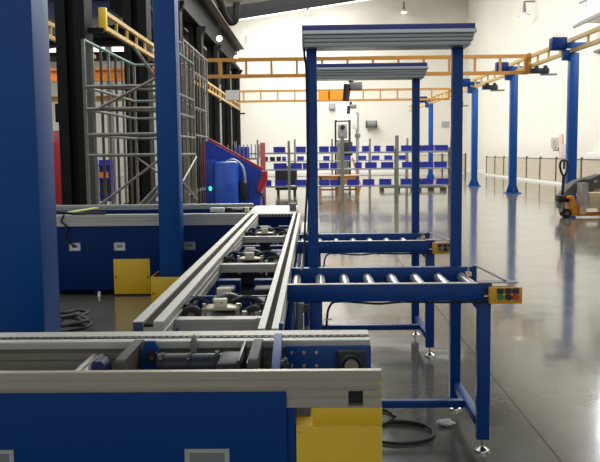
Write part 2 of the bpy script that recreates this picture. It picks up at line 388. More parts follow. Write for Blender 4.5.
for yc in (3.08, 4.62, 6.16):
    m = MB()
    m.prism([(yc-.03, .735), (yc+.03, .735), (yc+.03, .782), (yc-.03, .782), (yc-.03, .766), (yc-.025, .764), (yc-.025, .753), (yc-.03, .751)], 'x', L1+.001, R0-.001)
    m.build('cross_beam', ALU, lc)
    MB().box(R0-.03, R0-.004, yc-.05, yc-.032, .73, .79).build('beam_bracket', ALU, lc)
    # drive unit behind each cross beam
    uy = yc+.17
    m = MB(); m.box(-.455, -.30, uy-.05, uy+.05, .785, .796, .002); m.box(-.452, -.436, uy-.04, uy-.025, .70, .785); m.box(-.318, -.302, uy-.04, uy-.025, .70, .785)
    bg = m.build('bridge_plate', ALUX, lc)
    for bx in (-.447, -.307): MB().tube((bx, uy-.03, .796), (bx, uy-.03, .812), .009, seg=8).build('bolt', CHROME, bg)
    cb = MB().box(-.410, -.356, uy-.03, uy+.01, .7965, .828, .002).build('sensor_block', CREAM, lc)
    m = MB()
    for kx in (-.405, -.375): m.tube((kx, uy-.0305, .815), (kx, uy-.0325, .815), .004, seg=8)
    m.build('screw', GREYP, cb)
    for px in (-.497, -.245):
        m = MB(); m.tube((px, uy-.06, .765), (px, uy+.0, .765), .036, seg=24)
        pu = m.build('pulley', BLACK, lc)
        MB().tube((px, uy-.066, .765), (px, uy-.06, .765), .016, seg=16).build('hub', GREYP, pu)
        MB().ring((px, uy-.05, .765), 'y', .036, .007).build('toothed_belt', BELT, pu)
    for px in (-.275, -.225):
        m = MB(); m.tube((px, uy-.08, .70), (px, uy-.08, .775), .009, seg=10); m.tube((px, uy-.08, .775), (px, uy-.08, .79), .013, seg=8); m.build('height_screw', CHROME, lc)
    m = MB(); m.path([(-.53, uy+.06, .78), (-.49, uy+.05, .822), (-.44, uy+.05, .80)], .009); m.build('hose', BLACK, lc); m = MB(); m.path([(-.34, uy+.07, .80), (-.28, uy+.06, .82), (-.22, uy+.05, .80), (-.212, uy+.05, .75)], .011)
    m.build('hose', BLACK, lc)
    MB().sphere((-.37, uy+.14, .785), .06, (1.2, .8, .7)).build('gear_motor', DARKM, lc)
    MB().box(L1+.01, R0-.01, uy-.02, uy+.2, .64, .752).build('black_box', BLACK, lc)  # black filler added to darken the gap between the rails
    for px in (-.52, -.225): MB().box(px-.02, px+.02, uy+.02, uy+.19, .752, .80, .006).build('bearing_block', BLACK, lc)
    pl = MB().box(L1+.002, R0-.002, uy+.21, uy+.222, .70, .80).build('divider_plate', BLUE, lc)
    for k in range(4):
        MB().tube((-.30+k*.026, uy+.21, .77), (-.30+k*.026, uy+.196, .77), .006, seg=6).build('bolt', CHROME, pl)
    MB().box(-.435, -.372, uy+.30, uy+.33, .79, .818, .002).build('sensor_block', CREAM, lc)
    MB().box(L1+.002, R0-.002, uy+.22, uy+.4, .70, .765).build('black_box', BLACK, lc)  # second black filler, painting the shade behind the divider
    for k, bx in enumerate((-.50, -.31)):
        MB().box(bx, bx+.12, uy+.86, uy+.93, .70, .765, .004).build('valve_block', BLUEF, lc)
        MB().box(bx+.01, bx+.1, uy+.7, uy+.85, .68, .745, .01).build('valve_body', BLACK, lc)
    MB().box(L1+.001, R0-.001, yc-.1, yc+1.3, .60, .62).build('drip_tray', BLACK, lc)
for ly in (3.1, 4.6, 6.2, 7.6):
    for lx in (-.6, -.15): MB().box(lx-.03, lx+.03, ly-.03, ly+.03, 0, .714).build('leg', BLUE, lc)
MB().box(-.11, -.098, 3.5, 7.6, .52, .70).build('side_plate', BLUE, lc)

# ------------------------------------------------------------------ far conveyor
fc = thing('chain_conveyor', 'far crosswise conveyor with dark blue skirt and yellow access panel behind the second blue column', 'conveyor', (-2, 8.6, 0))
rail(MB(), 'x', -3.4, -.66, 8.0, 8.11, HT, .71).build('side_rail', ALU, fc)
channel_strip('x', -3.4, -.66, 8.0, 8.11, HT).build('chain_bed', CHANNEL, fc)
rail(MB(), 'x', -3.4, -.68, 9.07, 9.2, .852, .72).build('side_rail', CAN, fc)
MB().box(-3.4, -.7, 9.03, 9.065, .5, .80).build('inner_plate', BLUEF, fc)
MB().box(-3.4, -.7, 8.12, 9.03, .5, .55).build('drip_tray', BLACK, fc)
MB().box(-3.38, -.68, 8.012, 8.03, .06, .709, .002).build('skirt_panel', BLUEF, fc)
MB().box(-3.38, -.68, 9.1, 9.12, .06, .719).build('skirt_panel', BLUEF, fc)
ap = MB().box(-2.02, -1.652, 8.0, 8.012, .015, .372, .002).build('access_panel', YEL, fc)
for px in (-2.0, -1.672): MB().tube((px, 8.0, .19), (px, 7.994, .19), .009, seg=10).build('panel_screw', BLACK, ap)
for hx in (-2.467, -2.012, -1.301): handle(fc, hx, hx+.115, 8.012, .458, .542, .012, CAN)
m = MB(); m.box(-.66, -.17, 7.96, 9.22, .79, .8215, .003)
tp = m.build('transfer_plate', ALU, fc)
for k in range(14): MB().box(-.64+k*.033, -.622+k*.033, 7.952, 7.96, .795, .812).build('chain_link', BLACK, tp)
MB().box(-.70, -.66, 8.2, 8.3, .822, .87, .004).build('sensor_block', CREAM, fc)
MB().box(-.86, -.74, 8.4, 8.5, .80, .84, .004).build('junction_box', BLACK, fc)
MB().box(-1.1, -.95, 8.55, 8.63, .80, .845, .004).build('junction_box', WHITE, fc)
MB().box(-.95, -.66, 8.75, 8.9, .6, .83).build('black_box', BLACK, fc)
MB().box(-.24, -.17, 8.3, 8.4, .822, .9, .004).build('sensor_block', GREYP, fc)
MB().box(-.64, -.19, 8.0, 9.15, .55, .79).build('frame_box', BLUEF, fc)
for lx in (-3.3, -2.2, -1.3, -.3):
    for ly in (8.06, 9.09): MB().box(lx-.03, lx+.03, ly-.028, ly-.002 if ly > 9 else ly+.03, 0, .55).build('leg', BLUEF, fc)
MB().tube((-2.17, 7.98, .0), (-2.17, 7.98, .05), .02, .012, seg=12).build('foot', CHROME, fc)
m = MB(); m.path([(-2.55, 7.95, .86), (-2.4, 8.04, .835), (-2.25, 8.03, .84), (-2.1, 8.06, .835)], .014)
m.path([(-2.5, 8.0, .83), (-2.53, 7.99, .76), (-2.47, 7.985, .70), (-2.5, 7.98, .6), (-2.4, 7.985, .5)], .009)
single(m, 'cable', BLACK, 'black cable bundle lying on the far crosswise conveyor beside the big left column', 'cable', (-2.4, 8.04, .823))
m = MB(); m.bar((-2.56, 8.25, .83), (-2.44, 8.98, .83), .06, .012)
single(m, 'plastic_strip', LIME, 'pale lime strip lying across the far crosswise conveyor', 'strip', (-2.2, 8.65, .824))

# ------------------------------------------------------------------ big blue columns at the left
def column(x0, x1, y0, y1, h, name, label, group):
    t = thing(name, label, 'column', ((x0+x1)/2, (y0+y1)/2, 0), group)
    MB().box(x0, x1, y0, y1, .02, h, .006).build('shaft', BLUEC, t)
    MB().box(x0-.05, x1+.05, y0-.05, y1+.05, 0, .02).build('base_plate', BLUEC, t)
    for ax, ay in ((x0-.035, y0-.035), (x1+.035, y0-.035), (x0-.035, y1+.035), (x1+.035, y1+.035)):
        MB().tube((ax, ay, .02), (ax, ay, .045), .01, seg=6).build('anchor_bolt', CHROME, t)
    MB().box(x0-.04, x1+.04, y0-.04, y1+.04, h, h+.03).build('top_plate', BLUEC, t)
    return t
column(-1.53, -1.27, 3.7, 3.94, 4.3, 'steel_column', 'huge blue square column at the left edge, nearest the camera', 'blue columns on the left')
column(-1.475, -1.27, 7.62, 7.83, 4.3, 'steel_column', 'blue square column standing in front of the far crosswise conveyor', 'blue columns on the left')
m = MB(); m.box(-1.552, -1.15, 7.53, 7.538, .0, .258, .001); m.box(-1.552, -1.545, 7.538, 7.95, 0, .258); m.box(-1.157, -1.15, 7.538, 7.95, 0, .258)
t = thing('column_guard', 'low yellow sheet guard around the foot of the second blue column', 'guard', (-1.35, 7.74, 0))
m.build('sheet', YEL, t)
MB().tube((-1.53, 7.53, .1), (-1.53, 7.525, .1), .008, seg=8).build('screw', BLACK, t)

# ------------------------------------------------------------------ roller tables with overhead frames
def roller_table():
    t = thing('roller_table', 'nearer blue roller table with chrome feet and overhead grey beam on two posts', 'roller table', (.38, 4.0, 0))
    Y0, Y1, Y2 = 3.642, 3.702, 4.30
    nb = MB().box(-.118, .82, Y0, Y0+.03, .735, .815, .002).build('side_beam', BLUE, t)
    for i in range(8): MB().tube((-.088+.1255*i, Y0, .772), (-.088+.1255*i, Y0-.002, .772), .008, seg=10).build('axle_end', BLK, nb)
    MB().box(-.118, .82, Y0-.002, Y0+.034, .815, .8175).build('edge_strip', ALU, nb)
    MB().box(-.118, .875, 4.25, 4.298, .70, .805, .002).build('side_beam', BLUE, t)
    MB().box(-.118, -.114, Y0+.031, 4.249, .735, .79, .002).build('end_beam', BLUE, t)
    for i in range(8):
        r = MB().tube((-.088+.1255*i, Y0+.04, .752), (-.088+.1255*i, 4.24, .752), .0255, seg=20).build('roller', STEEL, t)
        MB().tube((-.088+.1255*i, Y0+.03, .752), (-.088+.1255*i, 4.25, .752), .007, seg=8).build('axle', CHROME, r)
    # grey end strip and bracket
    MB().bar((.868, 4.29, .81), (.885, Y0+.02, .826), .012, .006).build('end_strip', GREYP, t)
    MB().box(.76, .938, Y0-.012, Y0+.055, .8175, .822).build('top_strip', GREYP, t)
    m = MB(); m.tube((.80, 4.1, .80), (.80, 4.1, .825), .006, seg=8); m.box(.785, .815, 4.085, 4.115, .78, .80); m.build('end_stop', CHROME, t)
    # legs
    for lx in (-.017, .766):
        for ly in (Y0+.03, 4.301):
            if ly > 4: lx -= .018 if lx > 0 else .008
            lg = MB().box(lx, lx+(.058 if ly < 4 else .055), ly, ly+.056, .063, .735 if ly < 4 else 1.966, .003)
            o = lg.build('leg' if ly < 4 else 'post', BLUE, t)
            m = MB(); m.tube((lx+.03, ly+.03, .02), (lx+.03, ly+.03, .063), .006, seg=10)
            m.tube((lx+.03, ly+.03, .008), (lx+.03, ly+.03, .022), .032, .012, seg=20); m.tube((lx+.03, ly+.03, 0), (lx+.03, ly+.03, .008), .035, .034, seg=20)
            m.build('levelling_foot', CHROME, o)
    for lx in (-.013, .763): MB().box(lx, lx+.04, Y0+.089, 4.30, .12, .163, .002).build('stretcher', BLUE, t)
    MB().box(.036, .766, 3.98, 4.02, .12, .158, .002).build('cross_bar', BLUE, t)
    MB().prism([(.72, .735), (.758, .735), (.758, .69)], 'y', Y0+.035, Y0+.06).build('gusset', BLUE, t)
    # pendant control box
    bx = MB().box(.80, .948, Y0-.045, Y0-.003, .728, .804, .004).build('control_box', YELB, t)
    for cx, mm in ((.848, GRN), (.884, BLK), (.918, REDB)):
        MB().box(cx-.016, cx+.014, Y0-.05, Y0-.045, .777, .80).build('button_guard', BLK, bx)
        MB().tube((cx, Y0-.045, .761), (cx, Y0-.062, .761), .0145, .0135, seg=20).build('button', mm, bx)
    MB().tube((.78, Y0-.012, .76), (.80, Y0-.012, .76), .009, seg=10).build('cable_gland', CHROME, bx)
    MB().path([(.8, Y0-.014, .755), (.77, Y0-.012, .735), (.6, Y0+.04, .722), (.42, Y0+.05, .724), (.3, Y0+.05, .716), (.12, Y0+.05, .728), (.075, Y0+.06, .70), (.062, Y0+.06, .63), (.06, Y0+.06, .5)], .0055).build('wiring', BLACK, t)
    MB().box(.05, .085, Y0+.055, Y0+.062, .638, .644).build('cable_tie', WHITE, t)
    # overhead beam
    X0, X1 = -.046, .846
    MB().box(X0, X1-.002, 4.20, 4.40, 2.05, 2.075, .001).build('canopy_top', mat('canopy_blue', (66, 74, 150), .4), t)
    MB().box(X0+.004, X1+.006, 4.195, 4.40, 2.028, 2.049, .003).build('canopy_profile', CANL, t)
    MB().box(X0+.004, X1-.004, 4.21, 4.40, 2.009, 2.027, .003).build('canopy_profile', CAN, t)
    MB().box(X0+.004, X1-.008, 4.215, 4.40, 1.99, 2.008, .003).build('canopy_profile', CAN, t)
    MB().box(X0+.004, X1-.02, 4.22, 4.40, 1.967, 1.989, .003).build('canopy_profile', CAN, t)
    MB().box(X0, X0+.004, 4.2, 4.4, 1.968, 2.049).build('canopy_end_cap', CAN, t)
    MB().path([(X0+.01, 4.25, 1.975), (-.035, 4.26, 1.93), (-.026, 4.28, 1.85), (-.024, 4.29, 1.6), (-.025, 4.29, 1.3), (-.04, 4.28, 1.05), (-.05, 4.2, .86), (-.06, 4.0, .83)], .006).build('cable', BLACK, t)
    return t
rt = roller_table()
r2 = copy_tree(rt); r2.location = (.393, 5.80, 0)
r2['label'] = 'farther blue roller table behind the first, with its own shorter-looking overhead beam'
for o in (rt, r2): o['group'] = 'roller tables beside the long conveyor'
# bolts on top of the long conveyor's neighbour: pale cover plate between the tables
t = thing('cover_plate', 'narrow pale beige cover plate on legs beside the long conveyor, left of the farther roller table', 'cover plate', (-.06, 6.2, 0))
MB().box(-.094, .0, 6.4, 7.4, .77, .785, .003).build('top', CREAM, t)
MB().box(-.08, -.04, 6.5, 6.54, 0, .77).build('leg', BLUE, t); MB().box(-.08, -.04, 7.3, 7.34, 0, .77).build('leg', BLUE, t)

t = thing('conveyor_stand', 'pale grey upright duct pair under the left end of the nearer roller table', 'duct', (-.06, 3.95, 0))
MB().box(-.088, -.05, 3.9, 3.97, 0, .68, .005).build('duct', CAN, t)
MB().box(-.02, .015, 3.9, 3.97, 0, .68, .005).build('duct', CAN, t)
MB().box(-.088, .015, 3.975, 4.0, .62, .66).build('tie_plate', CAN, t)

# floor clutter near the tables
m = MB(); pts = []
for k in range(15):
    a = 2*PI*k/12+.6; pts.append((.42+.18*math.cos(a), 3.93+.15*math.sin(a), .009+.009*(k > 11)))
m.path(pts, .008)
pts = [(.30+.13*math.cos(2*PI*k/12), 4.18+.14*math.sin(2*PI*k/12), .010+.012*(k > 10)) for k in range(12)]
m.path(pts, .008)
single(m, 'cable', BLACK, 'black cable coiled on the floor behind the yellow end cover', 'cable', (.42, 3.93, 0))
bm = MB(); bm.sphere((.685, 4.06, .012), .045, (1.0, .7, .28))
for v in bm.bm.verts: v.co += Vector((random.uniform(-.012, .012), random.uniform(-.012, .012), random.uniform(0, .01)))
single(bm, 'paper_scrap', PAPER, 'small crumpled white paper on the floor beneath the nearer roller table', 'paper', (.685, 4.06, 0))
m = MB(); pts = [(-1.95+(.13-.05*math.sin(k*2.3))*math.cos(2*PI*k/9+1), 6.3+(.2+.05*math.cos(k*1.7))*math.sin(2*PI*k/9+1), .016+.0065*k) for k in range(26)]
m.path(pts, .014)
single(m, 'cable', BLACK, 'dark heap of coiled hose on the floor just right of the big left column', 'cable', (-1.95, 6.3, 0))

# ------------------------------------------------------------------ lattice rails overhead
def lattice(name, label, cat, p, q, h, bay, c, mm, group=None, ends=True):
    """p, q: ends of the bottom chord"""
    p = Vector(p); q = Vector(q); up = Vector((0, 0, h)); L = (q-p).length; dd = (q-p)/L
    t = thing(name, label, cat, (p+q)/2, group)
    MB().bar(p, q, c*1.25).build('bottom_chord', mm, t)
    MB().bar(p+up, q+up, c*1.25).build('top_chord', mm, t)
    n = int(L/bay)
    for i in range(n+1):
        a = p+dd*min(L, i*bay+c/2)
        MB().bar(a+Vector((0, 0, c*.6)), a+up-Vector((0, 0, c*.6)), c*.8 if 0 < i else c*1.2).build('upright', mm, t)
    return t
YB1, YB2 = 25.0, 37.0
b1 = lattice('bridge_rail', 'nearer ochre lattice bridge rail spanning the hall, hung under the blue columns\' runway', 'crane rail', (6.62, YB1, 3.8), (-3.25, YB1, 3.8), .5, .78, .085, ORA, 'lattice rails')
MB().box(6.62, 6.72, YB1-.09, YB1+.09, 3.76, 4.39).build('end_plate', ORA, b1)
MB().box(-3.35, -3.26, YB1-.08, YB1+.08, 3.76, 4.39).build('end_plate', SCAFB, b1)
MB().box(-2.85, -2.77, YB1-.05, YB1+.05, 3.87, 4.28).build('stiffener', ORA, b1)
b2 = lattice('bridge_rail', 'farther ochre lattice bridge rail, with a solid orange trolley plate, near the back wall', 'crane rail', (6.3, YB2, 3.8), (-3.4, YB2, 3.8), .46, .78, .075, ORA, 'lattice rails')
MB().box(.3, 1.65, YB2-.03, YB2+.03, 3.83, 4.2).build('trolley_plate', ORB, b2)
MB().box(-3.9, -3.3, YB2-.3, YB2-.1, 3.85, 4.3).build('control_cabinet', CAN, b2)
rr = lattice('runway_rail', 'pale yellow lattice runway rail on the row of right-hand blue columns', 'crane rail', (6.98, 14, 4.0), (6.17, 51, 4.0), .29, 1.03, .075, SAND, 'lattice rails')
lr = lattice('runway_rail', 'pale yellow lattice runway rail running past the black columns on the left', 'crane rail', (-4.42, 17.4, 4.14), (-4.34, 49, 4.07), .32, 1.03, .07, SAND, 'lattice rails')
MB().box(-4.5, -4.34, 17.25, 17.36, 4.06, 4.54, .01).build('end_plate', YEL, lr)
ls = lattice('runway_rail', 'short tan lattice rail glimpsed between the big left column and the black column', 'crane rail', (-6.15, 15, 4.2), (-6.15, 23, 4.2), .31, 1.03, .075, SAND, 'lattice rails')
# brackets carrying the left rails from the black columns
# ------------------------------------------------------------------ right columns
rc = [(21.3, 'nearest blue runway column on the right, behind the pallet truck'), (27.0, 'middle blue runway column on the right, with triangular foot gussets'), (32.8, 'third blue runway column from the right, nearer the roller tables'), (43.0, 'farthest blue runway column, seen beside the farther roller table post')]
for i, (yy, lab) in enumerate(rc):
    X = (6.84, 6.72, 6.6, 6.33)[i]
    t = thing('runway_column', lab, 'column', (X, yy, 0), 'right-hand runway columns')
    MB().box(X-.115, X+.115, yy-.115, yy+.115, .03, 3.94, .006).build('shaft', BLUEC, t)
    MB().box(X-.24, X+.24, yy-.24, yy+.24, 0, .03).build('base_plate', BLUEC, t)
    MB().prism([(X-.22, .03), (X-.116, .03), (X-.116, .32)], 'y', yy-.012, yy+.012).build('gusset', BLUEC, t)
    MB().prism([(X+.22, .03), (X+.116, .03), (X+.116, .32)], 'y', yy-.012, yy+.012).build('gusset', BLUEC, t)
    MB().prism([(yy-.22, .03), (yy-.116, .03), (yy-.116, .32)], 'x', X-.012, X+.012).build('gusset', BLUEC, t)
    ar = MB().box(X-.56, X+.3, yy-.1, yy+.1, 4.06, 4.2, .004)
    ar = ar.build('bracket_arm', BLUEC, t)
    MB().box(X-.60, X-.22, yy-.16, yy+.16, 4.02, 4.33, .004).build('bracket_head', BLUEF, t)
    MB().box(X-.3, X-.115, yy-.06, yy+.06, 3.75, 4.02).build('strut', BLUEC, t)
    if i < 3:
        for k in range(4): MB().tube((X-.52+k*.08, yy, 4.33), (X-.52+k*.08, yy, 4.46), .008, seg=6).build('hanger_rod', CHROME, t)

def trolley(xx, yy, zz, lab, cat='trolley', grp='end trolleys on the right runway'):
    t = thing('end_trolley', lab, cat, (xx, yy, zz), grp)
    MB().box(xx-.3, xx+.25, yy-.1, yy+.1, zz, zz+.16, .02).build('body', DARKM, t)
    MB().box(xx+.0, xx+.5, yy-.05, yy+.05, zz-.06, zz+.0, .01).build('arm', GREYP, t)
    for k in (-.15, .12): MB().tube((xx+k, yy-.13, zz+.17), (xx+k, yy-.1, zz+.17), .07, seg=14).build('wheel', BLACK, t)
trolley(7.0, 24.9, 3.76, 'dark end trolley at the right end of the nearer bridge rail')
trolley(6.5, 29.5, 3.64, 'dark grey trolley hanging under the runway near the middle blue column')
trolley(6.6, 36.7, 3.5, 'small dark trolley at the right end of the farther bridge rail')

def hoist(xx, yy, zt, s, lab):
    t = thing('hoist', lab, 'hoist', (xx, yy, zt-.6*s), 'hoists under the bridge rails')
    MB().tube((xx+.05*s, yy, zt), (xx+.05*s, yy, zt-.16*s), .07*s, seg=12).build('hook', DARKM, t)
    MB().box(xx, xx+.36*s, yy-.14*s, yy+.14*s, zt-.36*s, zt-.14*s, .06*s).build('motor', GREYP, t)
    MB().tube((xx-.05*s, yy, zt-.2*s), (xx-.1*s, yy, zt-.66*s), .1*s, .09*s, seg=16).build('chain_bag', mat('dark_red_bag', (52, 30, 36), .6), t)
    return t
hoist(1.17, YB1, 3.74, 1.12, 'larger hoist with dark chain bag under the nearer bridge rail')
h2 = hoist(1.75, YB2, 3.73, .85, 'smaller hoist with dark bag under the farther bridge rail')
m = MB(); m.tube((1.98, YB2, 3.3), (1.98, YB2, 1.0), .09, seg=12)

# ------------------------------------------------------------------ black columns and girder on the left
labs = ['broad black steel column at the left, first of its row', 'black steel column behind the left scaffold, second of its row', 'black steel column hidden behind the second blue column', 'black steel column behind the slim scaffold',
        'slim far black column left of the pair above the blue machine', 'slim far black column right of the pair above the blue machine', 'last black column of the row, by the back wall']
for i, yy in enumerate((17.2, 23.4, 29.2, 35.0, 40.8, 47.0, 53.0)):
    t = thing('black_column', labs[i], 'column', (-5.0, yy, 0), 'black steel columns')
    w = (.31, .335, .3, .28, .27, .26, .26)[i]; tf = .09; CX = (-5.01, -4.99, -4.95, -4.95, -4.93, -4.96, -4.96)[i]
    m = MB()
    m.prism([(CX-w, yy-w), (CX-w*.32, yy-w), (CX-w*.32, yy-tf), (CX+w*.25, yy-tf), (CX+w*.25, yy-w), (CX+w, yy-w), (CX+w, yy+w), (CX+w*.25, yy+w), (CX+w*.25, yy+tf), (CX-w*.32, yy+tf), (CX-w*.32, yy+w), (CX-w, yy+w)], 'z', .04, 6.88)
    m.build('shaft', DARKST, t)
    MB().box(CX-.45, CX+.45, yy-.45, yy+.45, 0, .04).build('base_plate', DARKST, t)
    MB().prism([(CX+w, 6.5), (CX+w, 6.88), (-4.5, 6.88), (-4.5, 6.78)], 'y', yy-.12, yy+.12).build('corbel', DARKST, t)
    MB().box(CX+w, -4.38, yy-.06, yy+.06, 4.0, 4.1).build('rail_bracket', DARKST, t)
gd = thing('crane_girder', 'massive black girder high along the black columns with a bright rail on top', 'girder', (-5.1, 33, 6.9))
m = MB(); m.box(-5.45, -4.75, 15, 54, 6.9, 7.1).box(-5.2, -5.0, 15, 54, 7.1, 8.2).box(-5.45, -4.75, 15, 54, 8.2, 8.4)
m.build('beam', DARKST, gd)
MB().box(-5.15, -5.05, 15, 54, 8.4, 8.52).build('rail', SAND, gd)
MB().box(-4.75, -4.45, 15, 54, 8.3, 8.36).build('walkway', SCAFB, gd)
pp = thing('ventilation_pipe', 'dark bent pipe hanging beside the black girder under the roof', 'pipe', (-4.6, 40, 8.6))
MB().path([(-5.1, 26, 9.5), (-4.85, 36, 9.7), (-4.75, 42, 9.5), (-4.68, 44.2, 8.95), (-4.4, 45, 8.65), (-4.1, 45, 9.0), (-4.1, 45, 10.6)], .2, 12).build('pipe', DARKST, pp)
MB().sphere((-4.1, 45, 10.2), .6, (1.3, 1, .9)).build('vent_cowl', GREYP, pp)
t = thing('dark_duct', 'dark duct run with pipes below the black girder, above the slim scaffold', 'duct', (-5.65, 34, 5.6))
MB().box(-5.95, -5.4, 24, 50, 5.7, 6.8, .05).build('duct', DARKST, t)
MB().tube((-5.3, 24, 6.2), (-5.3, 50, 6.2), .09, seg=10).build('pipe', DARKST, t)
for yy in (26.2, 32.2, 38, 44): MB().box(-6.0, -5.2, yy, yy+.08, 6.8, 6.9).build('hanger', DARKST, t)
# beams in the bay beyond
def ibeam(name, label, cat, x0, x1, yy, z0, z1, mm, par=None):
    m = MB(); z = (z1-z0)
    m.box(x0, x1, yy-.25, yy+.25, z0, z0+z*.14).box(x0, x1, yy-.06, yy+.06, z0+z*.14, z1-z*.14).box(x0, x1, yy-.25, yy+.25, z1-z*.14, z1)
    t = thing(name, label, cat, ((x0+x1)/2, yy, z0)); m.build('beam', mm, t)
    for k in range(int((x1-x0)/2.4)): MB().box(x0+.6+k*2.4, x0+.66+k*2.4, yy-.22, yy+.22, z0+z*.14, z1-z*.14).build('stiffener', mm, t)
    return t
ibeam('overhead_crane', 'bright orange crane girder crossing the bay behind the black columns', 'crane girder', -20, -6.2, 42, 5.25, 5.9, ORB)
ibeam('overhead_crane', 'tan lower girder below the orange one in the bay behind the black columns', 'crane girder', -20, -6.2, 44, 4.35, 4.65, SAND)
ibeam('overhead_crane', 'dark navy girder high in the bay behind the black columns', 'crane girder', -20, -5.8, 33, 7.0, 7.75, mat('navy_girder', (34, 48, 92), .5))
ibeam('roof_beam', 'grey roof beam below the navy girder in the left bay', 'beam', -20, -6.0, 38, 6.5, 6.9, DARKST)
ibeam('roof_beam', 'dark grey roof beam just above the orange girder', 'beam', -20, -6.0, 48, 7.0, 7.5, DARKST)
for k, xx in enumerate((-9.3, -12.5, -15)):
    single(MB().tube((xx, 50, 0), (xx, 50, 8.5), .22, seg=12), 'pipe_post', GREYP, ['grey pipe post just behind the broad black column', 'grey pipe post in the gap right of the big left column', 'grey pipe post deep in the left bay, leftmost'][k], 'post', (xx, 50, 0), 'posts in the left bay')
# red cabinet
t = thing('fire_cabinet', 'tall narrow red cabinet with pinkish top between the big column and the broad black column', 'cabinet', (-6.3, 20.2, 0))
MB().box(-6.48, -6.12, 20, 20.4, 0, 1.77, .02).build('body', RED, t)
MB().box(-6.46, -6.16, 20.02, 20.38, 1.77, 2.05, .01).build('top_box', PINK, t)
MB().box(-6.2, -6.17, 19.98, 20, .8, 1.0).build('handle', BLACK, t)
t = thing('dark_cabinet', 'small dark box on a post seen just right of the big left column', 'box', (-8.0, 26, 0))
MB().box(-8.3, -7.9, 26, 26.3, 2.5, 3.1, .02).build('box', DARKST, t); MB().box(-8.05, -7.97, 26.1, 26.2, 0, 2.5).build('post', DARKST, t)
# tool trolley (violet) behind the scaffold
t = thing('tool_rack', 'violet-blue tool rack behind the left scaffold', 'rack', (-5.5, 21, 0))
MB().box(-5.78, -5.68, 21, 21.5, 0, 1.5).build('side_panel', LILAC, t)
MB().box(-5.65, -5.25, 21.2, 21.25, .2, 1.3).build('back_panel', BIN, t)
for z in (.4, .8, 1.15): MB().box(-5.67, -5.25, 21, 21.2, z, z+.03).build('shelf', BIN, t)
MB().box(-5.6, -5.4, 21.0, 21.18, .83, .98).build('orange_box', ORB, t); MB().box(-5.6, -5.35, 21.02, 21.18, .43, .68).build('dark_box', BLACK, t)

# ------------------------------------------------------------------ scaffolds
def scaffold(label, x0, x1, y0, y1, zt, levels, ny, top=SCAF, dens=1):
    t = thing('scaffold_tower', label, 'scaffold', ((x0+x1)/2, (y0+y1)/2, 0), 'scaffold towers')
    r = .028
    for xx in (x0, x1):
        for k in range(ny):
            yy = y0+(y1-y0)*k/(ny-1)
            big = k in (0, ny-1)
            MB().tube((xx, yy, .0), (xx, yy, zt), r if big else r*.85, seg=8).build('upright', SCAF if big or k % 2 else SCAFB, t)
    for z in levels:
        MB().tube((x0, y0, z), (x1, y0, z), r*.9, seg=8).build('ledger', SCAF, t); MB().tube((x0, y1, z), (x1, y1, z), r*.9, seg=8).build('ledger', SCAF, t)
        for xx in (x0, x1): MB().tube((xx, y0, z), (xx, y1, z), r*.9, seg=8).build('transom', SCAF, t)
    for xx in (x0, x1): MB().tube((xx, y0, zt), (xx, y1, zt), r, seg=8).build('top_rail', top, t)
    MB().tube((x0, y1, zt), (x1, y1, zt), r, seg=8).build('top_rail', SCAF, t)
    ls = [0]+list(levels)
    for a, b in zip(ls, ls[1:]):
        if b-a < .5 or not dens: continue
        MB().tube((x0, y0-.03, a+.1), (x1, y0-.03, b-.05), r*.7, seg=8).build('brace', SCAF, t)
        MB().tube((x1, y1-.03, a+.1), (x0, y1-.03, b-.05), r*.7, seg=8).build('brace', SCAF, t)
        MB().tube((x1+.03, y0, a+.1), (x1+.03, y1, b-.05), r*.7, seg=8).build('brace', SCAF, t)
        MB().tube((x1+.03, y1, a+.1), (x1+.03, y0, b-.05), r*.7, seg=8).build('brace', SCAF, t)
    if dens:
        for z in (levels[-1], levels[-2], levels[-3]): MB().tube((x0, y0, z), (x1, y0+1.1, z+.0), r*.8, seg=8).build('ledger', SCAFB, t)
        MB().tube((x0+.75, y0-.05, zt-.1), (x1+.1, y0-.05, levels[-1]-.1), r*.8, seg=8).build('brace', SCAF, t)
        MB().tube((x0+.2, y0-.05, levels[-2]), (x1+.1, y0-.05, zt-.5), r*.8, seg=8).build('brace', SCAF, t)
    return t
scaffold('wide scaffold tower with a green top rail in front of the black columns', -3.37, -2.25, 12.0, 15.4, 3.12, (.45, 1.42, 1.73, 2.11, 2.44), 8, GREENT)
scaffold('slim scaffold tower just right of the second blue column', -2.98, -2.84, 18.0, 22.0, 3.95, (.5, 1.88, 2.56, 3.4), 9, dens=0)
# extra bracing between (leaning tubes)
t = thing('leaning_tubes', 'loose pair of scaffold tubes leaning across the wide scaffold', 'tubes', (-2.6, 12.5, 0))
MB().tube((-3.2, 11.9, .03), (-2.0, 11.9, 1.25), .03, seg=8).build('tube', SCAF, t)
MB().tube((-3.1, 11.86, .03), (-1.95, 11.86, 1.2), .03, seg=8).build('tube', SCAF, t)

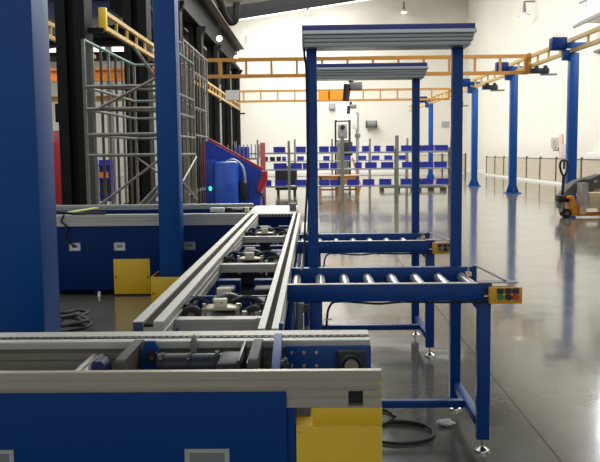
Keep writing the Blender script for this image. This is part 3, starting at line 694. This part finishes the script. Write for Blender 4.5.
# ------------------------------------------------------------------ blue sloped machine
mm_ = thing('blue_machine', 'big blue machine with a slanting red top edge right of the slim scaffold', 'machine', (-2, 20.4, 0))
MB().prism([(-2.66, 0), (-1.32, 0), (-1.28, .55), (-1.24, .95), (-1.3, 1.02), (-2.55, 1.74), (-2.66, 1.74)], 'y', 20.0, 20.9).build('body', MACH, mm_)
MB().bar((-2.56, 20.05, 1.785), (-1.22, 20.05, 1.02), .1, .06).build('red_edge', RED, mm_)
MB().bar((-2.5, 20.02, 1.74), (-1.24, 20.02, 1.0), .02, .03).build('edge_trim', PINK, mm_)
MB().prism([(-1.24, .98), (-1.12, .98), (-1.12, .75), (-1.3, .42), (-1.36, .42), (-1.36, .62)], 'y', 19.95, 20.1).build('red_nose', RED, mm_)
fcab = MB().box(-2.4, -1.82, 19.5, 19.99, 0, 1.24, .06).build('front_cabinet', mat('bright_blue_paint', (30, 82, 190), .25, noise=.08, nscale=2, coat=.5), mm_)
MB().box(-2.62, -2.41, 19.6, 19.99, 0, 1.28, .02).build('side_cabinet', MACH, mm_)
MB().sphere((-2.5, 19.58, .58), .04, (1, .6, 1.4)).build('signal_lamp', GLED, mm_)
MB().path([(-2.1, 19.7, 1.24), (-1.9, 19.66, 1.27), (-1.72, 19.66, 1.12), (-1.66, 19.66, .9), (-1.65, 19.68, .7)], .03).build('hose', CAN, mm_)
MB().box(-1.8, -1.62, 19.75, 19.99, .3, .75, .02).build('motor', BLACK, mm_)
MB().path([(-1.4, 19.9, .5), (-1.25, 19.85, .4), (-1.2, 19.85, .1), (-1.3, 19.88, .02)], .025).build('cable', BLACK, mm_)
single(MB().box(-1.42, -1.28, 22.0, 22.1, 0, 1.72, .01), 'red_post', PINK, 'faded red upright post right of the blue machine', 'post', (-1.35, 22.05, 0))
single(MB().box(-3.3, -3.15, 24.0, 24.1, 0, 1.8, .01), 'red_post', RED, 'dark red post glimpsed behind the slim scaffold', 'post', (-3.2, 24.05, 0))
t = thing('picket_rack', 'row of grey pegs standing behind the blue machine', 'rack', (-1.9, 22.6, 0))
MB().box(-2.4, -1.5, 22.6, 22.66, 1.25, 1.3).build('rail', RACK, t)
for k in range(9): MB().box(-2.38+k*.11, -2.35+k*.11, 22.61, 22.64, 1.3, 1.68).build('peg', RACK, t)
for xx in (-2.35, -1.55): MB().box(xx, xx+.05, 22.6, 22.66, 0, 1.25).build('leg', RACK, t)
single(MB().box(-2.2, -1.78, 22.7, 23.0, 0, 1.62, .02), 'blue_locker', BIN, 'small blue locker top rising behind the blue machine', 'locker', (-2, 22.8, 0))

# ------------------------------------------------------------------ storage racks and bins
YR = 23.5
def px2x(u, Y): return (u-312)/800*Y
rk = thing('storage_rack', 'long low front storage rack with thick posts and three rows of blue bins', 'rack', (1.4, YR, 0))
for u in (236, 289, 342, 396, 450): 
    xx = px2x(u, YR); w = .05 if u in (342, 396) else .035
    MB().box(xx-w, xx+w, YR-.12, YR-.05, 0, 1.9 if u in (342, 396) else 1.78).build('post', RACK, rk)
    MB().box(xx-.03, xx+.03, YR+.3, YR+.36, 0, 1.55).build('post', RACK, rk)
SH = (1.445, .965, .47)
for z in SH:
    MB().box(px2x(236, YR)-.05, px2x(450, YR)+.05, YR-.049, YR+.3, z-.05, z, .004).build('shelf', CAN, rk)
def bin_mesh(w, h, dp):
    m = MB(); t_ = .012
    m.box(-w/2, w/2, 0, dp, 0, t_).box(-w/2, -w/2+t_, 0, dp, t_, h).box(w/2-t_, w/2, 0, dp, t_, h).box(-w/2+t_, w/2-t_, dp-t_, dp, t_, h).box(-w/2+t_, w/2-t_, 0, t_, t_, h)
    m.box(-w/2-.008, w/2+.008, -.008, .0, h-.03, h)
    me = m.build('storage_bin', BIN); return me
protos = {}
ordn = ['first', 'second', 'third', 'fourth', 'fifth', 'sixth', 'seventh', 'eighth', 'ninth', 'tenth', 'eleventh', 'twelfth', 'thirteenth', 'fourteenth']
def put_bins(rows, Y, shelves, names, rackname, hs, dp=.27, jit=0):
    for r, (iv, z, nm) in enumerate(zip(rows, shelves, names)):
        for i, (a, b) in enumerate(iv):
            w = round((b-a)/800*Y*.97, 3); key = (round(w, 2), hs)
            if key not in protos:
                o = bin_mesh(w, hs, dp); protos[key] = o
            else:
                o = protos[key].copy(); COL.objects.link(o)
            o.location = (px2x((a+b)/2, Y), Y-.03+random.uniform(0, .01), z)
            o['category'] = 'bin'; o['group'] = 'blue bins on the '+nm+' of the '+rackname
            o['label'] = 'blue storage bin, %s from the left on the %s of the %s' % (ordn[i], nm, rackname)
put_bins([[(273.5, 285.5), (296, 306), (319, 329), (330, 337), (350, 356), (362, 368.5), (374, 380), (386, 393.5), (401, 411.5), (412, 422.5), (423, 433), (434.5, 447)],
          [(273.5, 286.5), (290.5, 302), (302.5, 310), (319, 329), (330, 337), (355, 361.5), (365, 376.5), (381, 393), (402, 412), (412.5, 422.5), (423, 432.5), (434, 446)],
          [(262, 271), (274.5, 286.5), (295, 306), (319, 329), (330, 340), (347, 358.5), (362.5, 374), (379, 391), (400.5, 411.5), (412, 421.5), (422, 432.5), (436, 448)]],
         YR, SH, ('top shelf', 'middle shelf', 'lowest shelf'), 'front rack', .165)
YR2 = 31.0
rk2 = thing('storage_rack', 'rear storage rack with thin posts, seen through the front rack', 'rack', (1, YR2, 0))
for u in (258, 295, 332, 369.5, 406.5):
    xx = px2x(u, YR2); MB().box(xx-.035, xx+.035, YR2-.1, YR2-.04, 0, 1.95).build('post', RACK, rk2)
    MB().box(xx-.03, xx+.03, YR2+.3, YR2+.35, 0, 1.7).build('post', RACK, rk2)
for z in (1.13, .55): MB().box(px2x(258, YR2)-.05, px2x(407, YR2)+.05, YR2-.039, YR2+.3, z-.04, z).build('shelf', CAN, rk2)
put_bins([[(297, 304), (323, 329.5), (344, 350), (358, 366), (371.5, 379), (384, 392), (398.5, 405)]], YR2, (1.13,), ('upper shelf',), 'rear rack', .165)
for k, (a, b, mmx) in enumerate(((262, 268, BLACK), (270, 275, DARKM), (276.5, 281, BLACK), (282, 286, BIN))):
    single(MB().box(px2x(a, YR2), px2x(b, YR2), YR2, YR2+.2, 1.13, 1.3, .03), 'machine_part', mmx, ['dark machine part beside the faded red post, leftmost on the rear rack', 'second dark part from the left on the rear rack', 'third dark part from the left on the rear rack', 'small blue part just left of the first post on the rear rack'][k], 'machine part', (px2x((a+b)/2, YR2), YR2+.1, 1.13), 'parts on the rear rack')
# dark crate and pallets on the floor behind the racks
def pallet(x0, x1, y0, y1, z0, mm, label, name='wooden_pallet', boards=5):
    t = thing(name, label, 'pallet', ((x0+x1)/2, (y0+y1)/2, z0), 'pallets by the racks')
    for k in range(boards):
        yy = y0+(y1-y0-.1)*k/(boards-1); MB().box(x0, x1, yy, yy+.1, z0+.12, z0+.145).build('deck_board', mm, t)
    for k in range(3):
        xx = x0+(x1-x0-.1)*k/2; MB().box(xx, xx+.1, y0, y1, z0+.025, z0+.12).build('stringer', mm, t)
        MB().box(xx, xx+.1, y0, y1, z0, z0+.024).build('bottom_board', mm, t)
    return t
pallet(2.5, 3.75, 29.0, 29.9, 0, WOODD, 'dark wooden pallet on the floor behind the front rack, left one of two')
pallet(3.85, 4.85, 29.0, 29.9, 0, WOODD, 'dark wooden pallet on the floor behind the front rack, right one of two')
for k in range(2): pallet(.22, 1.62, 27.6, 28.5, .0+.15*k*0+.146*k, WOOD, ['orange-brown wooden pallet on the floor behind the front rack', 'orange-brown wooden pallet lying on another, under the wooden crate'][k])
t = thing('wooden_crate', 'orange-brown wooden crate standing on two pallets behind the front rack', 'crate', (.9, 28, .292))
MB().box(.22, 1.6, 27.62, 28.48, .292, .60, .01).build('body', WOOD, t)
for k in range(3): MB().box(.24+k*.64, .33+k*.64, 27.59, 27.62, .3, .6).build('batten', WOODD, t)
MB().box(.2, 1.62, 27.6, 28.5, .6, .64).build('lid', WOOD, t)
t = thing('dark_crate', 'black square crate below the middle shelf, near the left end of the racks', 'crate', (-1.1, 27, 0))
MB().box(-1.25, -.52, 27, 27.6, .18, 1.0, .02).build('body', BLACK, t)
for xx in (-1.2, -.64): MB().box(xx, xx+.08, 27.05, 27.5, 0, .18).build('foot', BLACK, t)

# ------------------------------------------------------------------ lift cage near the back wall
YC = 33
t = thing('lift_cage', 'grey steel lift cage with a small machine inside, behind the racks', 'cage', (1.3, YC, 0))
x0, x1, y0, y1, zt = .98, 1.56, YC, YC+.6, 2.75
for xx in (x0, x1):
    for yy in (y0, y1): MB().box(xx-.03, xx+.03, yy-.03, yy+.03, 0, zt).build('post', DARKM, t)
for z in (.3, 1.9, 2.72):
    for yy in (y0, y1): MB().box(x0, x1, yy-.02, yy+.02, z-.025, z+.025).build('frame_bar', DARKM, t)
MB().box(x0+.1, x1-.1, y0+.1, y1-.1, 2.0, 2.6, .05).build('machine_head', CAN, t)
MB().tube((1.27, y0+.04, 2.45), (1.27, y0+.1, 2.45), .1, seg=16).build('dial', BLACK, t)
MB().box(x0+.06, x1-.06, y0+.05, y1-.05, .35, 1.85, .02).build('machine_body', RACK, t)
MB().box(x0+.3, x1+.1, y0-.1, y0-.03, 1.3, 1.85, .01).build('control_panel', BLACK, t)
t = thing('balancer_mast', 'tall pale mast with grey collars standing right of the lift cage', 'mast', (1.95, 34, 0))
MB().tube((1.93, 34, .03), (1.93, 34, 3.1), .07, seg=12).build('pole', CAN, t)
MB().tube((1.93, 34, 0), (1.93, 34, .03), .25, seg=20).build('base_plate', CAN, t)
MB().tube((1.93, 34, 2.05), (1.93, 34, 2.2), .12, seg=12).build('collar', GREYP, t)
MB().box(1.72, 1.9, 33.9, 34.1, 2.4, 3.0, .03).build('hose_guide', WHITE, t)
MB().bar((2.05, 34, .03), (1.7, 34, 1.2), .06).build('strut', PINK, t)

# ------------------------------------------------------------------ wall fittings
t = thing('fan_heater', 'dark grey drum heater mounted on the back wall right of the mast', 'heater', (4.1, 55.6, 3.1))
MB().tube((3.72, 55.6, 3.35), (4.48, 55.6, 3.35), .25, seg=20).build('drum', GREYP, t)
MB().tube((3.74, 55.6, 3.35), (3.80, 55.6, 3.35), .27, seg=20).build('rim', DARKM, t); MB().tube((4.4, 55.6, 3.35), (4.46, 55.6, 3.35), .27, seg=20).build('rim', DARKM, t)
MB().box(3.9, 4.3, 55.75, 55.99, 3.25, 3.45).build('bracket', GREYP, t)
t = thing('wall_box', 'small grey box on the back wall left of the bright window', 'box', (1.4, 55.8, 4.3))
MB().box(1.2, 1.62, 55.75, 55.99, 4.4, 4.8, .02).build('body', GREYP, t); MB().box(1.25, 1.57, 55.74, 55.75, 4.45, 4.75).build('cover', CAN, t)
def lamp(xx, yy, zz, lab, dirx=0, diry=-1):
    t = thing('wall_lamp', lab, 'lamp', (xx, yy, zz), 'wall lamps')
    ex, ey = xx+dirx*.5, yy+diry*.5
    MB().bar((xx, yy, zz), (ex, ey, zz), .07).build('arm', GREYP, t)
    MB().tube((ex, ey, zz), (ex, ey, zz-.5), .05, .09, seg=12).build('stem', GREYP, t)
    MB().tube((ex, ey, zz-.5), (ex, ey, zz-.66), .09, .3, seg=16).build('shade', WHITE, t)
    MB().sphere((ex, ey, zz-.68), .16, (1, 1, .5)).build('bulb', LAMPON, t)
lamp(6.3, 55.9, 11.5, 'wall lamp high on the back wall above the overhead beam of the nearer table')
lamp(10.7, 39.2, 8.5, 'wall lamp high on the right wall above the middle blue column', -1, 0)
lamp(-.2, 55.9, 11.55, 'wall lamp under the roof edge, left of the overhead beams')
for k, (yy, zz, lab) in enumerate(((50.6, 8.9, 'bright small spotlight on the black girder, nearest its far end'), (44, 6.6, 'bright small spotlight beside the slim black columns'), (36, 6.5, 'round bright lamp beside the second blue column'))):
    t = thing('spotlight', lab, 'lamp', (-4.1 if k else -4.0, yy, zz), 'spotlights along the black girder')
    X = -4.05
    MB().tube((X, yy-.02, zz), (X, yy+.3, zz), .15, .1, seg=14).build('housing', GREYP, t)
    MB().sphere((X, yy-.04, zz), .12, (1, .4, 1)).build('lens', LAMPON, t)
    MB().bar((X, yy+.15, zz+.1), (X, yy+.15, 7.3 if zz < 7 else 8.3), .04).build('hanger', DARKST, t)
# right wall: duct, cable tray, signs
t = thing('wall_duct', 'long white duct with a dark lower edge high on the right wall', 'duct', (10.3, 28, 6))
MB().box(9.9, 10.72, 20, 30.5, 6.1, 6.55, .04).build('duct', WHITE, t); MB().box(9.9, 9.98, 20, 31, 6.0, 6.1).build('lower_edge', GREYP, t); MB().box(9.85, 9.9, 20, 30.2, 6.75, 6.82).build('upper_pipe', GREYP, t)
for yy in (22, 26, 29.5): MB().box(9.86, 10.74, yy, yy+.04, 6.55, 6.82).build('bracket', GREYP, t)
single(MB().box(10.62, 10.742, 18, 30.8, 5.05, 5.13), 'cable_tray', GREYP, 'thin grey cable tray on the right wall below the white duct', 'cable tray', (10.7, 25, 5.05))
t = thing('wall_sign', 'grey rounded sign on the right wall left of the nearest runway column', 'sign', (10.7, 35.6, 1.45))
MB().prism([(35.0, 1.6), (35.2, 1.44), (36.0, 1.44), (36.2, 1.6), (36.2, 1.97), (35.0, 1.97)], 'x', 10.7, 10.745).build('plate', mat('sign_grey', (176, 172, 162), .6), t)
MB().ring((10.695, 35.6, 1.68), 'x', .16, .02).build('emblem_ring', mat('sign_ring', (160, 156, 148), .6), t)
single(MB().box(10.68, 10.745, 34.55, 34.95, .3, 2.1), 'wall_strip', mat('salmon_strip', (226, 186, 164), .6), 'salmon-pink vertical strip on the right wall beside the grey sign', 'strip', (10.7, 34.75, .3))
single(MB().box(10.66, 10.745, 33.8, 34.5, .1, 1.7, .01), 'wall_board', mat('lilac_grey', (186, 178, 180), .6), 'lilac-grey panel on the right wall beside the salmon strip', 'panel', (10.7, 34.15, .1))
single(MB().box(10.5, 10.72, 26.5, 31.0, 1.0, 1.32, .02), 'wall_trunking', WHITE, 'white horizontal trunking on the right wall above the fence, right of the nearest column', 'trunking', (10.6, 29, 1.0))
single(MB().box(9.0, 9.5, 55.95, 56.0, 3.1, 3.5), 'notice', CAN, 'pale grey notice on the back wall left of the middle blue column', 'notice', (9.2, 55.97, 3.1))

# ------------------------------------------------------------------ mesh fence along the right and back walls
XF = 10.36
fy = [26.6, 28.8, 31.0, 34.2, 36.6, 38.9, 41.2, 43.5, 45.6, 47.8]
words = ['lowest', 'nearest']
for i, (a, b) in enumerate(zip(fy, fy[1:])):
    t = thing('mesh_fence', 'beige mesh fence panel along the right wall, %s from the camera end' % ordn[i], 'fence', (XF, (a+b)/2, 0), 'mesh fence along the right wall')
    MB().box(XF-.006, XF+.006, a+.04, b-.04, .12, 1.08).build('mesh', FMESH, t)
    MB().box(XF-.015, XF+.015, a+.04, b-.04, 1.05, 1.08).build('top_rail', POSTF, t)
    MB().box(XF-.04, XF+.04, a-.035, a+.035, 0, 1.14).build('post', POSTF, t)
    MB().box(XF-.015, XF+.015, a+.04, b-.04, .1, .13).build('bottom_rail', POSTF, t)
single(MB().box(XF-.04, XF+.04, 47.77, 47.84, 0, 1.14), 'fence_end_post', POSTF, 'single end post of the mesh fence, farthest along the right wall', 'fence post', (XF, 47.8, 0))  # last post closing the mesh fence row
for i, (a, b) in enumerate(((6.9, 8.4), (8.4, 9.9))):
    t = thing('mesh_fence', ['beige mesh fence panel by the back wall, left of the farthest gap', 'beige mesh fence panel by the back wall, right before the gap'][i], 'fence', ((a+b)/2, 52, 0), 'mesh fence by the back wall')
    MB().box(a+.04, b-.04, 51.99, 52.01, .1, 1.2).build('mesh', FMESH, t)
    MB().box(b-.05, b+.05, 51.95, 52.05, 0, 1.3).build('post', POSTF, t)
    MB().box(a+.04, b-.04, 51.98, 52.02, 1.2, 1.23).build('top_rail', POSTF, t)

# ------------------------------------------------------------------ pallet truck and its load
t = thing('pallet_truck', 'orange hand pallet truck with upright black loop handle by the right edge', 'pallet truck', (5.4, 17, 0))
YP = 17.0
m = MB(); m.path([(5.295, YP, .88), (5.25, YP, .98), (5.225, YP, 1.1), (5.25, YP, 1.19), (5.31, YP, 1.205), (5.37, YP, 1.19), (5.395, YP, 1.1), (5.37, YP, .98), (5.325, YP, .88)], .024)
hd = m.build('handle_loop', BLACK, t)
MB().box(5.29, 5.33, YP-.02, YP+.02, 1.02, 1.22, .01).build('release_lever', BLACK, hd)
MB().tube((5.31, YP, .9), (5.285, YP, .42), .032, seg=12).build('tow_bar', BLACK, t)
MB().box(5.17, 5.4, YP-.14, YP+.14, .33, .48, .03).build('pump_cover', BLACK, t)
MB().tube((5.27, YP, .12), (5.27, YP, .36), .06, seg=14).build('pump', CAN, t)
MB().box(5.16, 5.27, YP-.06, YP+.06, .2, .34, .02).build('valve_block', GREYP, t)
for dy in (-.11, .06):
    w = MB().tube((5.36, YP+dy, .095), (5.36, YP+dy+.05, .095), .095, seg=24).build('steer_wheel', BLACK, t)
    MB().tube((5.36, YP+dy-.004, .095), (5.36, YP+dy+.054, .095), .04, seg=16).build('hub', GREYP, w)
m = MB(); m.prism([(5.32, .46), (5.45, .47), (5.53, .2), (5.55, .05), (5.46, .05), (5.43, .2), (5.40, .40), (5.32, .42)], 'y', YP-.27, YP+.27); m.build('body', ORB, t)
for dy in (-.27, .11):
    MB().box(5.5, 6.85, YP+dy, YP+dy+.16, .05, .095, .008).build('fork', ORB, t)
    MB().tube((6.7, YP+dy+.04, .04), (6.7, YP+dy+.12, .04), .038, seg=14).build('load_wheel', BLACK, t)
pl = pallet(5.56, 6.9, YP-.42, YP+.42, .098, mat('pale_wood', (196, 172, 134), .7, noise=.2, nscale=8), 'pale wooden pallet carried on the orange pallet truck')
del pl['group']
t = thing('cardboard_box', 'beige cardboard box on the pallet truck load, at the right edge', 'box', (6.3, YP, .244))
MB().box(5.725, 6.85, YP-.4, YP-.06, .2445, .54, .01).build('carton', CARD, t)
MB().box(5.725, 6.85, YP-.24, YP-.19, .54, .542).build('tape', CAN, t)
bm = MB(); bm.box(5.565, 5.715, YP-.38, YP-.05, .2445, .74)
bmesh.ops.subdivide_edges(bm.bm, edges=bm.bm.edges[:], cuts=4, use_grid_fill=True)
for v in bm.bm.verts: 
    k = 1-.25*max(0, (v.co.z-.5)/.3); v.co.x = 5.64+(v.co.x-5.64)*k+random.uniform(-.01, .01); v.co.y += random.uniform(-.015, .015)
single(bm, 'wrapped_bundle', WRAP, 'plastic-wrapped bundle standing between the orange truck body and the cardboard box', 'bundle', (5.64, YP-.2, .2445))
single(MB().box(5.95, 6.85, YP+.0, YP+.4, .2445, .78, .02), 'cardboard_box', CARD, 'taller carton under the grey sheet at the back of the pallet load', 'box', (6.4, YP+.2, .2445))
bm = MB()
n = 15
vs = []
for i in range(n):
    row = []
    for j in range(9):
        uu = i/(n-1); xx = 5.28+uu*1.6; yy = YP-.03+.45*j/8
        z = .64+.27*math.sin(min(1, uu*1.25)*PI*.55)+.02*math.sin(i*1.9+j)+.012*random.uniform(-1, 1)
        if i < 2: z -= .1*(2-i)
        
        if j == 0: z = .5-.03*math.sin(i*1.3) if xx < 5.9 else .6
        else: z = max(z, .795 if xx > 5.94 else z)
        row.append(bm.bm.verts.new((xx, yy, z)))
    vs.append(row)
for i in range(n-1):
    for j in range(8): bm.bm.faces.new((vs[i][j], vs[i+1][j], vs[i+1][j+1], vs[i][j+1]))
bmesh.ops.solidify(bm.bm, geom=bm.bm.faces[:], thickness=-.012)
single(bm, 'dust_sheet', SHEET, 'grey dust sheet draped over the load of the pallet truck', 'sheet', (6.1, YP+.1, .75))
# ------------------------------------------------------------------ light
w = bpy.data.worlds.new('world'); S.world = w; w.use_nodes = True
bg = w.node_tree.nodes['Background']; bg.inputs['Color'].default_value = (.86, .93, 1, 1); bg.inputs['Strength'].default_value = .75
def area(name, loc, sx, sy, power, rot=(0, 0, 0), col=(1, 1, 1)):
    l = bpy.data.lights.new(name, 'AREA'); l.shape = 'RECTANGLE'; l.size = sx; l.size_y = sy; l.energy = power; l.color = col
    o = bpy.data.objects.new(name, l); COL.objects.link(o); o.location = loc; o.rotation_euler = rot; return o
area('fill_main', (-1.2, 41, 11.5), 8, 26, 6300, rot=(0, -.139, 0), col=(1, .98, .94))  # added lamp brightening the far hall; no roof opening here
area('skylight_left', (-16, 36, 9.0), 4, 30, 2200, col=(1, .98, .95))
area('window_light', (10.6, 20.5, 8.2), 3.2, 17, 1900, rot=(0, math.radians(90), 0), col=(.84, .92, 1))
area('fill_near', (-7, 12, 9.9), 10, 18, 1300, col=(.97, .99, 1))  # added fill lamp for the faces turned towards the camera
area('fill_right', (5, 24.5, 12.35), 9, 13, 1300, rot=(0, -.139, 0), col=(1, .99, .97))  # added lamp to brighten the floor and wall on the right
S.view_settings.view_transform = 'Standard'; S.view_settings.look = 'None'
S.view_settings.gamma = 1; S.view_settings.use_curve_mapping = False
S.view_settings.exposure = 0
S.cycles.use_denoising = True
